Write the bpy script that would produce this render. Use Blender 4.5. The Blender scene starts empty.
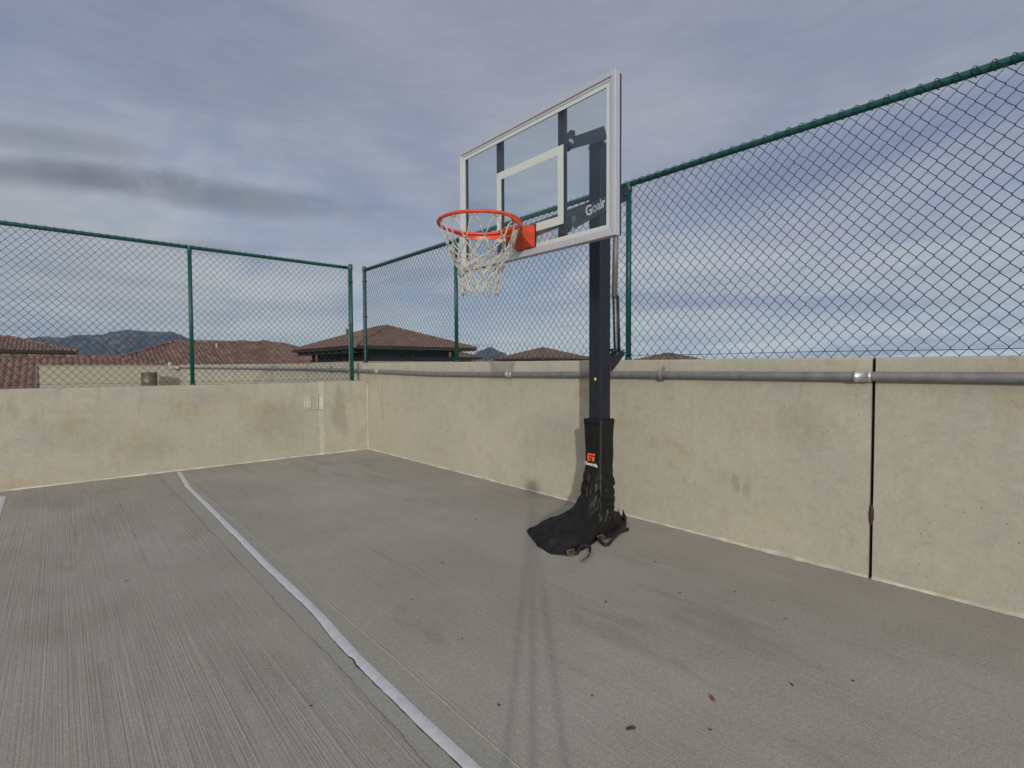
import bpy, math, random
from mathutils import Vector, noise, Matrix
random.seed(7)
R = math.radians
sc = bpy.context.scene
col = sc.collection
CAM_H = 1.165

# ------------------------------------------------------------------ helpers
class MB:
    def __init__(s): s.v = []; s.f = []; s.sm = []
    def quad(s, pts, smooth=False):
        b = len(s.v); s.v += [tuple(p) for p in pts]; s.f.append(tuple(range(b, b + len(pts)))); s.sm.append(smooth)
    def box(s, lo, hi):
        x0, y0, z0 = lo; x1, y1, z1 = hi
        s.hexa([(x0, y0, z0), (x1, y0, z0), (x1, y1, z0), (x0, y1, z0), (x0, y0, z1), (x1, y0, z1), (x1, y1, z1), (x0, y1, z1)])
    def hexa(s, c):
        b = len(s.v); s.v += [tuple(p) for p in c]
        for q in ((0, 3, 2, 1), (4, 5, 6, 7), (0, 1, 5, 4), (1, 2, 6, 5), (2, 3, 7, 6), (3, 0, 4, 7)):
            s.f.append(tuple(b + i for i in q)); s.sm.append(False)
    def prism(s, poly, off):
        """closed polygon (3d points) pushed along the vector off"""
        n = len(poly); b = len(s.v); off = Vector(off)
        s.v += [tuple(p) for p in poly] + [tuple(Vector(p) + off) for p in poly]
        s.f.append(tuple(range(b, b + n))[::-1]); s.f.append(tuple(range(b + n, b + 2 * n))); s.sm += [False, False]
        for i in range(n):
            j = (i + 1) % n
            s.f.append((b + i, b + j, b + n + j, b + n + i)); s.sm.append(False)
    def tube(s, path, r, n=8, closed=False, cap=True, flat=None):
        path = [Vector(p) for p in path]; m = len(path); b = len(s.v)
        rr = r if isinstance(r, (list, tuple)) else [r] * m
        nrm = None
        for i, p in enumerate(path):
            if closed: t = path[(i + 1) % m] - path[i - 1]
            else: t = path[min(i + 1, m - 1)] - path[max(i - 1, 0)]
            t.normalize()
            if nrm is None:
                nrm = t.cross(Vector((0, 0, 1)))
                if nrm.length < .05: nrm = t.cross(Vector((0, 1, 0)))
            nrm = (nrm - t * nrm.dot(t)).normalized(); bi = t.cross(nrm)
            k2 = flat if flat else 1
            for k in range(n):
                a = 2 * math.pi * (k + .5) / n
                s.v.append(tuple(p + nrm * (math.cos(a) * rr[i]) + bi * (math.sin(a) * rr[i] * k2)))
        for i in range(m if closed else m - 1):
            i2 = (i + 1) % m
            for k in range(n):
                k2 = (k + 1) % n
                s.f.append((b + i * n + k, b + i * n + k2, b + i2 * n + k2, b + i2 * n + k)); s.sm.append(n > 4)
        if cap and not closed:
            s.f.append(tuple(b + k for k in range(n))[::-1]); s.f.append(tuple(b + (m - 1) * n + k for k in range(n))); s.sm += [False, False]
    def grid(s, rows, closed=False, smooth=True):
        b = len(s.v); n = len(rows[0])
        for r in rows: s.v += [tuple(p) for p in r]
        for i in range(len(rows) - 1):
            for k in range(n if closed else n - 1):
                k2 = (k + 1) % n
                s.f.append((b + i * n + k, b + i * n + k2, b + (i + 1) * n + k2, b + (i + 1) * n + k)); s.sm.append(smooth)
    def build(s, name, mat, parent=None, bevel=0, origin=None):
        root = parent
        while root is not None and root.parent is not None: root = root.parent
        L = Vector(root.location) if root is not None else (Vector(origin) if origin else Vector((0, 0, 0)))
        me = bpy.data.meshes.new(name)
        me.from_pydata([tuple(Vector(p) - L) for p in s.v], [], s.f)
        me.polygons.foreach_set('use_smooth', s.sm)
        me.validate(); me.update()
        me.materials.append(mat)
        o = bpy.data.objects.new(name, me); col.objects.link(o)
        if parent is not None: o.parent = parent
        elif origin: o.location = L
        if bevel:
            m = o.modifiers.new('bevel', 'BEVEL'); m.width = bevel; m.segments = 2; m.limit_method = 'ANGLE'; m.angle_limit = R(40)
        return o

def tag(o, label=None, cat=None, group=None, kind=None):
    if label: o['label'] = label
    if cat: o['category'] = cat
    if group: o['group'] = group
    if kind: o['kind'] = kind
    return o
def thing(name, loc, label, cat, group=None):
    o = bpy.data.objects.new(name, None); col.objects.link(o); o.location = loc; o.empty_display_size = .1
    return tag(o, label, cat, group)

# ------------------------------------------------------------------ materials
class NT:
    def __init__(s, name):
        s.m = bpy.data.materials.new(name); s.m.use_nodes = True; s.t = s.m.node_tree; s.n = s.t.nodes
        s.b = s.n['Principled BSDF']
        s.tc = s.n.new('ShaderNodeTexCoord')
    def link(s, a, b): s.t.links.new(a, b)
    def mapping(s, scale=(1, 1, 1), loc=(0, 0, 0), rot=(0, 0, 0), src=None):
        m = s.n.new('ShaderNodeMapping'); m.inputs['Scale'].default_value = scale; m.inputs['Location'].default_value = loc; m.inputs['Rotation'].default_value = rot
        s.link(src or s.tc.outputs['Object'], m.inputs['Vector']); return m.outputs[0]
    def noise(s, scale, detail=3, rough=.55, vec=None, dist=0):
        m = s.n.new('ShaderNodeTexNoise'); m.inputs['Scale'].default_value = scale; m.inputs['Detail'].default_value = detail
        m.inputs['Roughness'].default_value = rough; m.inputs['Distortion'].default_value = dist
        s.link(vec or s.tc.outputs['Object'], m.inputs['Vector']); return m.outputs['Fac']
    def ramp(s, fac, stops):
        m = s.n.new('ShaderNodeValToRGB'); e = m.color_ramp.elements
        e[0].position, e[0].color = stops[0][0], tuple(stops[0][1]) + (1,)
        e[1].position, e[1].color = stops[-1][0], tuple(stops[-1][1]) + (1,)
        for p, c in stops[1:-1]:
            x = e.new(p); x.color = tuple(c) + (1,)
        s.link(fac, m.inputs[0]); return m.outputs[0]
    def rng(s, fac, a, b, c=0., d=1., smooth=True):
        m = s.n.new('ShaderNodeMapRange'); m.interpolation_type = 'SMOOTHSTEP' if smooth else 'LINEAR'
        for k, v in zip(('From Min', 'From Max', 'To Min', 'To Max'), (a, b, c, d)): m.inputs[k].default_value = v
        s.link(fac, m.inputs['Value']); return m.outputs[0]
    def math(s, op, a, b=None, c=None):
        m = s.n.new('ShaderNodeMath'); m.operation = op
        for i, x in enumerate((a, b, c)):
            if x is None: continue
            if isinstance(x, (int, float)): m.inputs[i].default_value = x
            else: s.link(x, m.inputs[i])
        return m.outputs[0]
    def mix(s, fac, a, b, mode='MIX'):
        m = s.n.new('ShaderNodeMix'); m.data_type = 'RGBA'; m.blend_type = mode
        for sock, x in ((m.inputs[0], fac), (m.inputs[6], a), (m.inputs[7], b)):
            if isinstance(x, (int, float)): sock.default_value = x
            elif isinstance(x, tuple): sock.default_value = x + (1,) if len(x) == 3 else x
            else: s.link(x, sock)
        return m.outputs[2]
    def bump(s, h, strength=.5, dist=.01, prev=None):
        m = s.n.new('ShaderNodeBump'); m.inputs['Strength'].default_value = strength; m.inputs['Distance'].default_value = dist
        s.link(h, m.inputs['Height'])
        if prev: s.link(prev, m.inputs['Normal'])
        return m.outputs[0]
    def xyz(s):
        m = s.n.new('ShaderNodeSeparateXYZ'); s.link(s.tc.outputs['Object'], m.inputs[0]); return m.outputs
    def out(s, color=None, rough=.6, metal=0, normal=None, spec=None):
        for k, x in (('Base Color', color), ('Roughness', rough), ('Metallic', metal), ('Specular IOR Level', spec)):
            if x is None: continue
            if isinstance(x, (int, float)): s.b.inputs[k].default_value = x
            elif isinstance(x, tuple): s.b.inputs[k].default_value = x + (1,)
            else: s.link(x, s.b.inputs[k])
        if normal: s.link(normal, s.b.inputs['Normal'])
        return s.m

def simple(name, c, rough=.5, metal=0, var=.12, scale=30, bump=0, spec=.5):
    t = NT(name); n = t.noise(scale, 4)
    d = tuple(x * (1 - var) for x in c); l = tuple(min(1, x * (1 + var)) for x in c)
    co = t.ramp(n, [(.3, d), (.7, l)])
    r = t.rng(t.noise(scale * .4, 3), .3, .7, max(.02, rough - .08), min(1, rough + .08))
    return t.out(co, r, metal, t.bump(n, .3, bump) if bump else None, spec)

def mat_wall(name, base, warm, grey, streak=.35, seed=0, spots=()):
    t = NT(name); o = (seed * 3.7, seed * 1.3, seed)
    big = t.noise(1.3, 5, .6, t.mapping(loc=o)); mid = t.noise(5, 6, .65, t.mapping(loc=o)); fine = t.noise(45, 5, .7); tiny = t.noise(220, 3, .6)
    c = t.mix(t.rng(big, .38, .66), base, warm)
    c = t.mix(t.math('MULTIPLY', t.rng(mid, .45, .72), .65), c, grey)
    # yellowish form-oil stains
    st = t.rng(t.noise(2.2, 4, .6, t.mapping((1, 1, 1.8), (5 + seed, 2, 1))), .56, .72)
    c = t.mix(t.math('MULTIPLY', st, .45), c, (.42, .33, .185))
    # vertical run marks
    vs = t.rng(t.noise(11, 6, .72, t.mapping((1, 1, .16), o), .15), .50, .78)
    z = t.xyz()[2]
    c = t.mix(t.math('MULTIPLY', t.math('MULTIPLY', vs, t.rng(z, .25, 1.1, .35, 1.)), streak), c, (.17, .155, .125))
    # dark grime patches
    gp = t.rng(t.noise(3.4, 6, .75, t.mapping((1, 1, 1), (9 + seed, 4, 3))), .6, .74)
    c = t.mix(t.math('MULTIPLY', gp, .4), c, (.19, .175, .14))
    for ax_, sy, sz, ry, rz, am in spots:      # single dark smudges with dripping lower edges
        X_, Y_, Z_ = t.xyz(); wv = t.math('MULTIPLY', t.math('SUBTRACT', t.noise(1.0 / ry * .9, 6, .75, t.mapping((1, 1, .4))), .5), 5.)
        d1 = t.math('POWER', t.math('DIVIDE', t.math('SUBTRACT', (X_, Y_)[ax_], sy), ry), 2.); d2 = t.math('POWER', t.math('DIVIDE', t.math('SUBTRACT', Z_, sz), rz), 2.)
        c = t.mix(t.math('MULTIPLY', t.rng(t.math('ADD', t.math('ADD', d1, d2), wv), -.2, 1.6, 1., 0.), am), c, (.19, .18, .14))
    # bug holes
    vo = t.n.new('ShaderNodeTexVoronoi'); vo.inputs['Scale'].default_value = 26; t.link(t.tc.outputs['Object'], vo.inputs['Vector'])
    hole = t.math('MULTIPLY', t.rng(vo.outputs['Distance'], .07, .13, 1., 0.), t.rng(t.noise(6, 3, .6), .50, .60))
    c = t.mix(t.math('MULTIPLY', hole, .6), c, (.12, .11, .09))
    c = t.mix(.22, c, t.ramp(fine, [(.3, (.55, .55, .55)), (.7, (1.1, 1.1, 1.1))]), 'MULTIPLY')
    c = t.mix(.35, c, t.ramp(t.noise(14, 6, .75), [(.35, (.78, .78, .76)), (.65, (1.06, 1.06, 1.06))]), 'MULTIPLY')
    c = t.mix(.25, c, t.ramp(tiny, [(.3, (.5, .5, .5)), (.7, (1.12, 1.12, 1.12))]), 'MULTIPLY')
    nb = t.bump(mid, .25, .01); nb = t.bump(fine, .3, .003, nb); nb = t.bump(t.math('SUBTRACT', 1., hole), .6, .003, nb)
    return t.out(c, .88, 0, nb, .3)

def mat_deck():
    t = NT('broomed_concrete'); x, y, z = t.xyz()
    wob = t.math('MULTIPLY', t.math('SUBTRACT', t.noise(1.1, 3, .5, t.mapping((.3, 1, 1))), .5), .035)
    xw = t.math('ADD', x, wob)
    left = t.rng(xw, .77, .80, 1., 0.)
    left = t.math('MAXIMUM', left, 0.)
    right = t.rng(xw, .965, 1.0)
    g1 = t.noise(1, 3, .7, t.mapping((150, .3, 1), (0, 0, 0), (0, 0, R(0))), .08)
    g2 = t.noise(1, 2, .6, t.mapping((190, 1.4, 1), (3, 0, 0), (0, 0, R(0))), .08)
    patch = t.rng(t.noise(1.1, 3, .5, t.mapping((1.2, .5, 1))), .35, .6, .35, 1.)
    gm = t.math('ADD', t.math('MULTIPLY', left, patch), t.math('MULTIPLY', right, t.math('MULTIPLY', patch, .5)))
    # deeper single scratches of the tines
    sc1 = t.rng(t.math('ABSOLUTE', t.math('SUBTRACT', t.noise(1, 0, .5, t.mapping((11, .10, 1), (7, 0, 0))), .5)), .003, .016, 1., 0.)
    sc1 = t.math('MULTIPLY', sc1, t.rng(t.noise(1, 3, .6, t.mapping((3, 1.1, 1), (1, 4, 0))), .42, .6))
    big = t.noise(.7, 5, .6); mid = t.noise(2.6, 6, .7, t.mapping((1, .6, 1))); fine = t.noise(60, 4, .7); tiny = t.noise(260, 3, .6)
    c = t.mix(t.rng(big, .36, .66), (.405, .378, .328), (.465, .438, .392))
    c = t.mix(t.math('MULTIPLY', t.rng(mid, .50, .74), .3), c, (.31, .295, .25))
    # water stains, drawn out along the pour
    ws = t.rng(t.noise(1.3, 5, .7, t.mapping((1.6, .45, 1), (2.3, 6.1, 0), (0, 0, R(14)))), .56, .68)
    c = t.mix(t.math('MULTIPLY', ws, .38), c, (.265, .25, .20))
    lt = t.rng(t.noise(2.0, 5, .7, t.mapping((1.2, .5, 1), (8, 3, 0))), .56, .72)
    c = t.mix(t.math('MULTIPLY', lt, .35), c, (.52, .51, .46))
    # tooled band along the joint: plain, a shade darker
    band = t.math('SUBTRACT', 1., t.math('ADD', left, right))
    band = t.rng(band, 0, 1)
    c = t.mix(t.math('MULTIPLY', band, .45), c, (.35, .345, .30))
    c = t.mix(t.math('MULTIPLY', gm, .34), c, t.ramp(g1, [(.36, (.76, .76, .76)), (.6, (1.05, 1.05, 1.05))]), 'MULTIPLY')
    c = t.mix(t.math('MULTIPLY', gm, .4), c, t.ramp(g2, [(.3, (.5, .5, .5)), (.65, (1.1, 1.1, 1.1))]), 'MULTIPLY')
    c = t.mix(t.math('MULTIPLY', t.math('MULTIPLY', sc1, gm), .4), c, (.12, .115, .1))
    # crack left of the band, raised lip right of it
    w2 = t.math('MULTIPLY', t.math('SUBTRACT', t.noise(6, 4, .6, t.mapping((.1, 1, 1))), .5), .03)
    ck = t.rng(t.math('ABSOLUTE', t.math('SUBTRACT', t.math('ADD', xw, w2), .79)), .0008, .0035, 1., 0.)
    c = t.mix(t.math('MULTIPLY', ck, t.rng(t.noise(5, 4, .6), .42, .62, .04, .4)), c, (.13, .12, .10))
    lip = t.math('MULTIPLY', t.rng(t.math('ABSOLUTE', t.math('SUBTRACT', t.math('ADD', xw, t.math('MULTIPLY', w2, .25)), .978)), .001, .005, 1., 0.), t.rng(t.noise(9, 3, .6), .35, .6, .25, 1.))
    c = t.mix(t.math('MULTIPLY', lip, .6), c, (.56, .54, .48))
    c = t.mix(.4, c, t.ramp(fine, [(.3, (.55, .55, .55)), (.7, (1.1, 1.1, 1.1))]), 'MULTIPLY')
    c = t.mix(.35, c, t.ramp(t.noise(115, 3, .8), [(.36, (.68, .68, .66)), (.62, (1.12, 1.12, 1.12))]), 'MULTIPLY')
    c = t.mix(.6, c, t.ramp(tiny, [(.35, (.45, .45, .45)), (.65, (1.2, 1.2, 1.2))]), 'MULTIPLY')
    nb = t.bump(t.math('MULTIPLY', g1, gm), .9, .006)
    nb = t.bump(t.math('MULTIPLY', g2, gm), .6, .002, nb)
    nb = t.bump(fine, .25, .003, nb); nb = t.bump(lip, .7, .004, nb); nb = t.bump(t.math('SUBTRACT', 1., ck), .6, .004, nb)
    return t.out(c, .9, 0, nb, .25)

def mat_tile(name, a, b, c_):
    t = NT(name)
    vo = t.n.new('ShaderNodeTexVoronoi'); vo.inputs['Scale'].default_value = 3.2; t.link(t.tc.outputs['Object'], vo.inputs['Vector'])
    s = t.n.new('ShaderNodeSeparateColor'); t.link(vo.outputs['Color'], s.inputs[0])
    c = t.ramp(s.outputs[0], [(0, a), (.5, b), (1, c_)])
    n = t.noise(8, 4, .6); c = t.mix(.4, c, t.ramp(n, [(.3, (.5, .5, .5)), (.7, (1.1, 1.1, 1.1))]), 'MULTIPLY')
    return t.out(c, .8, 0, None, .3)

M = {}
M['wall_r'] = mat_wall('cast_concrete_wall', (.43, .408, .338), (.475, .448, .36), (.39, .385, .345), .25, 0, [(1, 1.53, .40, .028, .060, .42), (1, 1.45, .385, .03, .065, .30), (1, 3.3, .55, .5, .25, .16), (1, 1.1, .8, .18, .14, .2)])
M['wall_r2'] = mat_wall('cast_concrete_wall_near', (.415, .395, .328), (.45, .425, .345), (.39, .385, .345), .2, 2)
M['wall_l'] = mat_wall('streaked_concrete_wall', (.42, .402, .338), (.455, .43, .355), (.37, .37, .34), .6, 5, [(0, 2.1, .45, .28, .35, .3), (0, 2.88, .55, .14, .30, .38), (0, .1, .5, .3, .2, .2), (0, 1.2, .8, .5, .12, .2), (0, .75, .3, .3, .15, .2)])
M['stucco'] = simple('cream_stucco', (.355, .34, .275), .9, 0, .08, 40, .004)
M['deck'] = mat_deck()
M['seal'] = simple('white_sealant', (.56, .56, .585), .55, 0, .12, 25, .003)
M['bead'] = simple('pale_caulk_bead', (.46, .43, .365), .85, 0, .28, 9, .003)
M['green'] = simple('green_coated_steel', (.002, .082, .068), .42, 0, .2, 60)
M['wire'] = simple('green_coated_wire', (.008, .026, .030), .4, 0, .25, 60)
M['galv'] = simple('galvanised_pipe', (.215, .215, .23), .5, .35, .2, 14, .001)
M['galv_b'] = simple('bright_zinc', (.55, .56, .58), .35, .7, .15, 30)
M['alu'] = simple('brushed_aluminium', (.50, .51, .57), .38, .25, .05, 60)
M['white'] = simple('white_screen_print', (.53, .57, .56), .6, 0, .03, 20)
M['black'] = simple('black_backing', (.02, .02, .03), .5, 0, .2, 20)
M['navy'] = simple('navy_powder_coat', (.009, .012, .023), .36, 0, .25, 200, .0004)
M['navy2'] = simple('slate_powder_coat', (.016, .023, .036), .45, 0, .2, 120, .0004)
M['orange'] = simple('orange_rim_paint', (.60, .062, .022), .42, 0, .2, 25, .0006)
M['net'] = simple('weathered_net_cord', (.47, .455, .40), .9, 0, .2, 60)
M['dark'] = simple('eave_shade', (.008, .012, .011), .7, 0, .3, 5)  # near-black colour for the deep shade under the eave
M['fascia'] = simple('dark_fascia', (.028, .024, .021), .7, 0, .2, 4)
M['rust'] = simple('rust', (.055, .024, .012), .9, 0, .5, 60, .004)
M['yellow'] = simple('yellow_sticker', (.75, .68, .05), .5)
M['ink'] = simple('white_lettering', (.68, .68, .70), .6, 0, .05)
M['ored'] = simple('orange_emblem', (.75, .10, .015), .6, 0, .05)
M['taupe'] = simple('taupe_strut_tube', (.20, .18, .17), .5, .3, .15, 20)
M['strap'] = simple('black_webbing', (.012, .012, .013), .8, 0, .3, 150, .0005)
M['buckle'] = simple('tan_buckle', (.10, .085, .065), .5, .2)
M['leaf'] = simple('dry_leaf', (.055, .04, .025), .8, 0, .4, 90)
M['leaf_o'] = simple('orange_leaf', (.22, .075, .03), .8, 0, .4, 90)
M['drum'] = simple('weathered_steel', (.13, .11, .085), .55, .4, .4, 5)
M['plate'] = simple('white_painted_plate', (.43, .44, .41), .6, 0, .2, 30, .002)
M['tileA'] = mat_tile('brown_barrel_tile', (.15, .085, .066), (.20, .118, .092), (.26, .17, .14))
M['tileC'] = mat_tile('grey_brown_tile', (.14, .088, .068), (.165, .108, .086), (.20, .135, .11))
M['jointf'] = simple('black_joint_void', (.004, .004, .004), .9)

def glass():
    m = bpy.data.materials.new('tempered_glass'); m.use_nodes = True; t = m.node_tree; n = t.nodes; n.clear()
    o = n.new('ShaderNodeOutputMaterial'); mx = n.new('ShaderNodeMixShader'); tr = n.new('ShaderNodeBsdfTransparent'); g = n.new('ShaderNodeBsdfGlossy')
    f = n.new('ShaderNodeLayerWeight'); f.inputs['Blend'].default_value = .12; tr.inputs['Color'].default_value = (.93, .96, .95, 1); g.inputs['Roughness'].default_value = .03
    k = n.new('ShaderNodeMath'); k.operation = 'MULTIPLY_ADD'; k.inputs[1].default_value = .5; k.inputs[2].default_value = .02; t.links.new(f.outputs['Facing'], k.inputs[0]); t.links.new(k.outputs[0], mx.inputs[0]); t.links.new(tr.outputs[0], mx.inputs[1]); t.links.new(g.outputs[0], mx.inputs[2]); t.links.new(mx.outputs[0], o.inputs[0])
    return m
M['glass'] = glass()

def cover_mat():
    t = NT('black_vinyl_cover')
    n = t.noise(14, 5, .65); d = t.noise(4, 5, .7, t.mapping(loc=(2, 2, 2)))
    c = t.mix(t.math('MULTIPLY', t.rng(d, .5, .75), .5), (.004, .004, .0045), (.024, .022, .019))
    w = t.n.new('ShaderNodeTexNoise'); w.inputs['Scale'].default_value = 380; t.link(t.tc.outputs['Object'], w.inputs['Vector'])
    nb = t.bump(n, .25, .012); nb = t.bump(w.outputs['Fac'], .15, .001, nb)
    return t.out(c, t.rng(n, .3, .7, .42, .62), 0, nb, .4)
M['cover'] = cover_mat()

def hill_mat():
    t = NT('rocky_mountain'); n = t.noise(.012, 7, .7); k = t.noise(.016, 6, .7, t.mapping((1, 1, .6), loc=(30, 0, 0)))
    c = t.ramp(n, [(.3, (.012, .016, .016)), (.55, (.03, .034, .032)), (.75, (.075, .065, .055))])
    c = t.mix(t.math('MULTIPLY', t.rng(k, .52, .63), .75), c, (.22, .155, .13))
    return t.out(c, .95)
M['hill'] = hill_mat()
def ground_mat():
    t = NT('dry_ground'); n = t.noise(.02, 6, .6)
    return t.out(t.ramp(n, [(.3, (.07, .075, .045)), (.7, (.20, .16, .11))]), .95)
M['ground'] = ground_mat()

# ------------------------------------------------------------------ setting
NR, DL = 3.297, 6.86
def ztop(y): return 1.208 + .0044 * (y - .2)

mb = MB(); mb.quad([(-9000, -9000, -9), (9000, -9000, -9), (9000, 9000, -9), (-9000, 9000, -9)])
tag(mb.build('ground', M['ground']), kind='structure')
mb = MB(); mb.hexa([(-9, -7, -8.9), (NR + .2, -7, -8.9), (NR + .2, 22.3, -8.9), (-9, 22.3, -8.9), (-9, -7, 0), (NR + .2, -7, 0), (NR + .2, 22.3, 0), (-9, 22.3, 0)])
tag(mb.build('parking_deck', M['deck']), kind='structure')

def sealant(pts, w, z, seed):
    mb = MB(); rows = []
    P = []
    for i in range(len(pts) - 1):
        a, b = pts[i], pts[i + 1]; n = max(2, int(abs(b[1] - a[1]) / .012))
        for k in range(n): u = k / n; P.append((a[0] + (b[0] - a[0]) * u, a[1] + (b[1] - a[1]) * u))
    P.append(pts[-1])
    for x, y in P:
        nl = noise.noise((seed, y * 3, 0)) * .006 + noise.noise((seed, y * 34, 2)) * .0025
        nr = noise.noise((seed + 9, y * 2, 5)) * .002 + noise.noise((seed, y * 20, 9)) * .0008
        ww = w * .5
        notch = .010 * max(0, 1 - abs(y - 1.93) / .04) if seed == 1 else 0
        x += .003 * noise.noise((y * 1.3, seed, 1))
        z2 = z * (1 + .5 * noise.noise((seed, y * 45, 3)))
        rows.append([(x - ww + nl + notch, y, .001), (x - ww * .6 + nl + notch, y, z), (x, y, z2 * 1.05), (x + ww * .6 + nr, y, z), (x + ww + nr, y, .001)])
    mb.grid(rows)
    gp = MB(); gr = []
    for q in rows[::2]:
        a = q[0]; e = .003 + .003 * noise.noise((seed + 3, a[1] * 16, 0)) + (.005 * max(0, 1 - abs(a[1] - 1.9) / .09) if seed == 1 else 0)
        gr.append([(a[0] - max(.0008, e), a[1], .0008), (a[0] + .016, a[1], .0009)])
    gp.grid(gr); tag(gp.build('joint_gap', M['jointf']), kind='structure')
    return tag(mb.build('joint_sealant', M['seal']), kind='structure')
sealant([(.878, -5), (.872, 1.15), (.868, 1.42), (.868, 1.72), (.868, 1.93), (.888, 2.33), (.892, 2.69), (.893, 3.27), (.905, 4.02), (.918, 5.1), (.925, 5.88), (.985, 6.78)], .043, .0025, 1)
sealant([(-.40, -5), (-.40, 5.6), (-.415, 6.6)], .045, .003, 4)

# ------------------------------------------------------------------ walls
def edge_wobble(mb): pass
def wall_panel(name, y0, y1, mat, label, x0=NR, th=.2):
    mb = MB(); n = max(2, int((y1 - y0) / .25))
    # face built as a fine strip so the top edge can be very slightly uneven
    prof = lambda y, k=0: ztop(y) + .0025 * noise.noise((y * 2.3, k, 0))
    rows = []
    for i in range(n + 1):
        y = y0 + (y1 - y0) * i / n; zt = prof(y)
        rows.append([(x0, y, 0), (x0, y, zt - .012), (x0 + .004, y, zt - .003), (x0 + .014, y, zt), (x0 + th - .012, y, zt), (x0 + th, y, zt - .012), (x0 + th, y, -.9)])
    mb.grid(rows, smooth=False)
    mb.f.append(tuple(range(7))[::-1]); mb.sm.append(False); b = n * 7; mb.f.append(tuple(b + k for k in range(7))); mb.sm.append(False)
    L = (x0, (y0 + y1) / 2, 0)
    root = mb.build(name, mat)
    tag(root, label, 'wall')
    return root
w1 = wall_panel('concrete_wall', -6.5, .772, M['wall_r2'], 'plain concrete parapet panel right of the open black joint, at the right edge of the photo')
w2 = wall_panel('concrete_wall', .790, 6.402, M['wall_r'], 'long stained concrete parapet panel behind the basketball pole, left of the black joint')
w3 = wall_panel('concrete_wall', 6.414, 22.0, M['wall_r'], 'concrete parapet panel starting at the corner and running on past the lower wall')
def bead_run(parent, a, b, nrm, seed):
    mb = MB(); a = Vector(a); b = Vector(b); nrm = Vector(nrm); L = (b - a).length; n = int(L / .03); rows = []
    for i in range(n + 1):
        u = i / n; p = a.lerp(b, u)
        k = .5 + .5 * noise.noise((p.x * 6 + seed, p.y * 6, 0)); k2 = .5 + .5 * noise.noise((p.x * 17 + seed, p.y * 17, 4))
        k3 = noise.noise((p.x * 1.3 + seed, p.y * 1.3, 8)); h = max(.003, .009 + .012 * k * (1 + k3) + .006 * k2); d = max(.004, .006 + .016 * k2 * (1 + 1.5 * k3))
        rows.append([p + nrm * .001 + Vector((0, 0, h)), p + nrm * (d * .35) + Vector((0, 0, h * .55)), p + nrm * d + Vector((0, 0, .002))])
    mb.grid(rows); return mb.build('caulk_bead', M['bead'], parent)
bead_run(w1, (NR, -6.5, 0), (NR, .772, 0), (-1, 0, 0), 1)
bead_run(w2, (NR, .79, 0), (NR, 6.4, 0), (-1, 0, 0), 2)
bead_run(w3, (NR, 6.409, 0), (NR, 6.84, 0), (-1, 0, 0), 3)
mb = MB(); rows = [[(NR - .001, DL - .026 - w_, z) for w_ in (.002,)] + [(NR - .012 - .004 * noise.noise((z * 20, 1, 1)), DL - .034, z)] + [(NR - .018 - .005 * noise.noise((z * 14, 4, 1)), DL - .0265, z)] for z in [i * .02 for i in range(49)]]
mb.grid(rows); mb.build('corner_bead', M['bead'], w3)
mb = MB(); mb.box((NR + .012, 6.395, 0), (NR + .03, 6.42, 1.2)); mb.build('joint_filler', M['jointf'], w3)
mb = MB(); mb.box((NR + .03, .765, .0), (NR + .06, .797, 1.205)); mb.build('joint_filler', M['jointf'], w2)
mb = MB()   # rusted embed weld in the joint
rows = []
for i in range(14):
    z = .30 + .11 * i / 13; rr = .012 * math.sin(math.pi * (i + .5) / 14) ** .5
    rows.append([(NR - .001 - .006 * noise.noise((i, k, 1)) + rr * .7 * math.cos(a) * -1, .779 + rr * math.sin(a) * (1 + .6 * noise.noise((i * .7, k, 5))), z) for k, a in ((k, 2 * math.pi * k / 8) for k in range(8))])
mb.grid(rows, closed=True)
mb.build('rusted_weld', M['rust'], w1)

# left wall with the corner pier
lw = MB()
def lprof(x): return .9765 + .0025 * noise.noise((x * 2, 3, 0))
rows = []
for i in range(57):
    x = -8.5 + (2.60 + 8.5) * i / 56; zt = lprof(x)
    rows.append([(x, DL, 0), (x, DL, zt - .012), (x, DL + .004, zt - .003), (x, DL + .014, zt), (x, DL + .2, zt), (x, DL + .2, -.5)])
lw.grid([r[::-1] for r in rows], smooth=False)
lwall = lw.build('concrete_wall', M['wall_l'])
tag(lwall, 'lower concrete parapet wall on the left with vertical streaks under the green fence', 'wall')
mb = MB()
pz = .986
px = [(2.600, DL - .002), (2.660, DL - .026), (NR - .003, DL - .026), (NR - .003, DL + .2), (2.600, DL + .2)]
mb.prism([(x, y, 0) for x, y in px], (0, 0, pz)); mb.build('corner_pier', M['wall_l'], lwall, bevel=.006)
bead_run(lwall, (-8.5, DL, 0), (2.60, DL, 0), (0, -1, 0), 4); bead_run(lwall, (2.660, DL - .026, 0), (NR, DL - .026, 0), (0, -1, 0), 5)
bead_run(lwall, (2.600, DL, 0), (2.660, DL - .026, 0), (-.4, -.92, 0), 6)
mb = MB()   # painted embed plate with a raised rim
mb.box((2.415, DL - .010, .625), (2.575, DL + .01, .795)); pl = mb.build('embed_plate', M['stucco'], lwall, bevel=.003)
mb = MB()
for lo, hi in (((2.405, .615), (2.585, .628)), ((2.405, .790), (2.585, .803)), ((2.405, .628), (2.418, .790)), ((2.572, .628), (2.585, .790))):
    mb.box((lo[0], DL - .016, lo[1]), (hi[0], DL + .004, hi[1]))
mb.build('plate_rim', M['plate'], pl)
mb = MB(); mb.box((2.420, DL - .018, .640), (2.490, DL, .785)); mb.build('white_patch', M['plate'], pl)
mb = MB(); c = Vector((2.630, DL - .0135, .70)); d = Vector((.060, -.024, 0)).normalized(); nn = Vector((-.37, -.93, 0))
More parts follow.
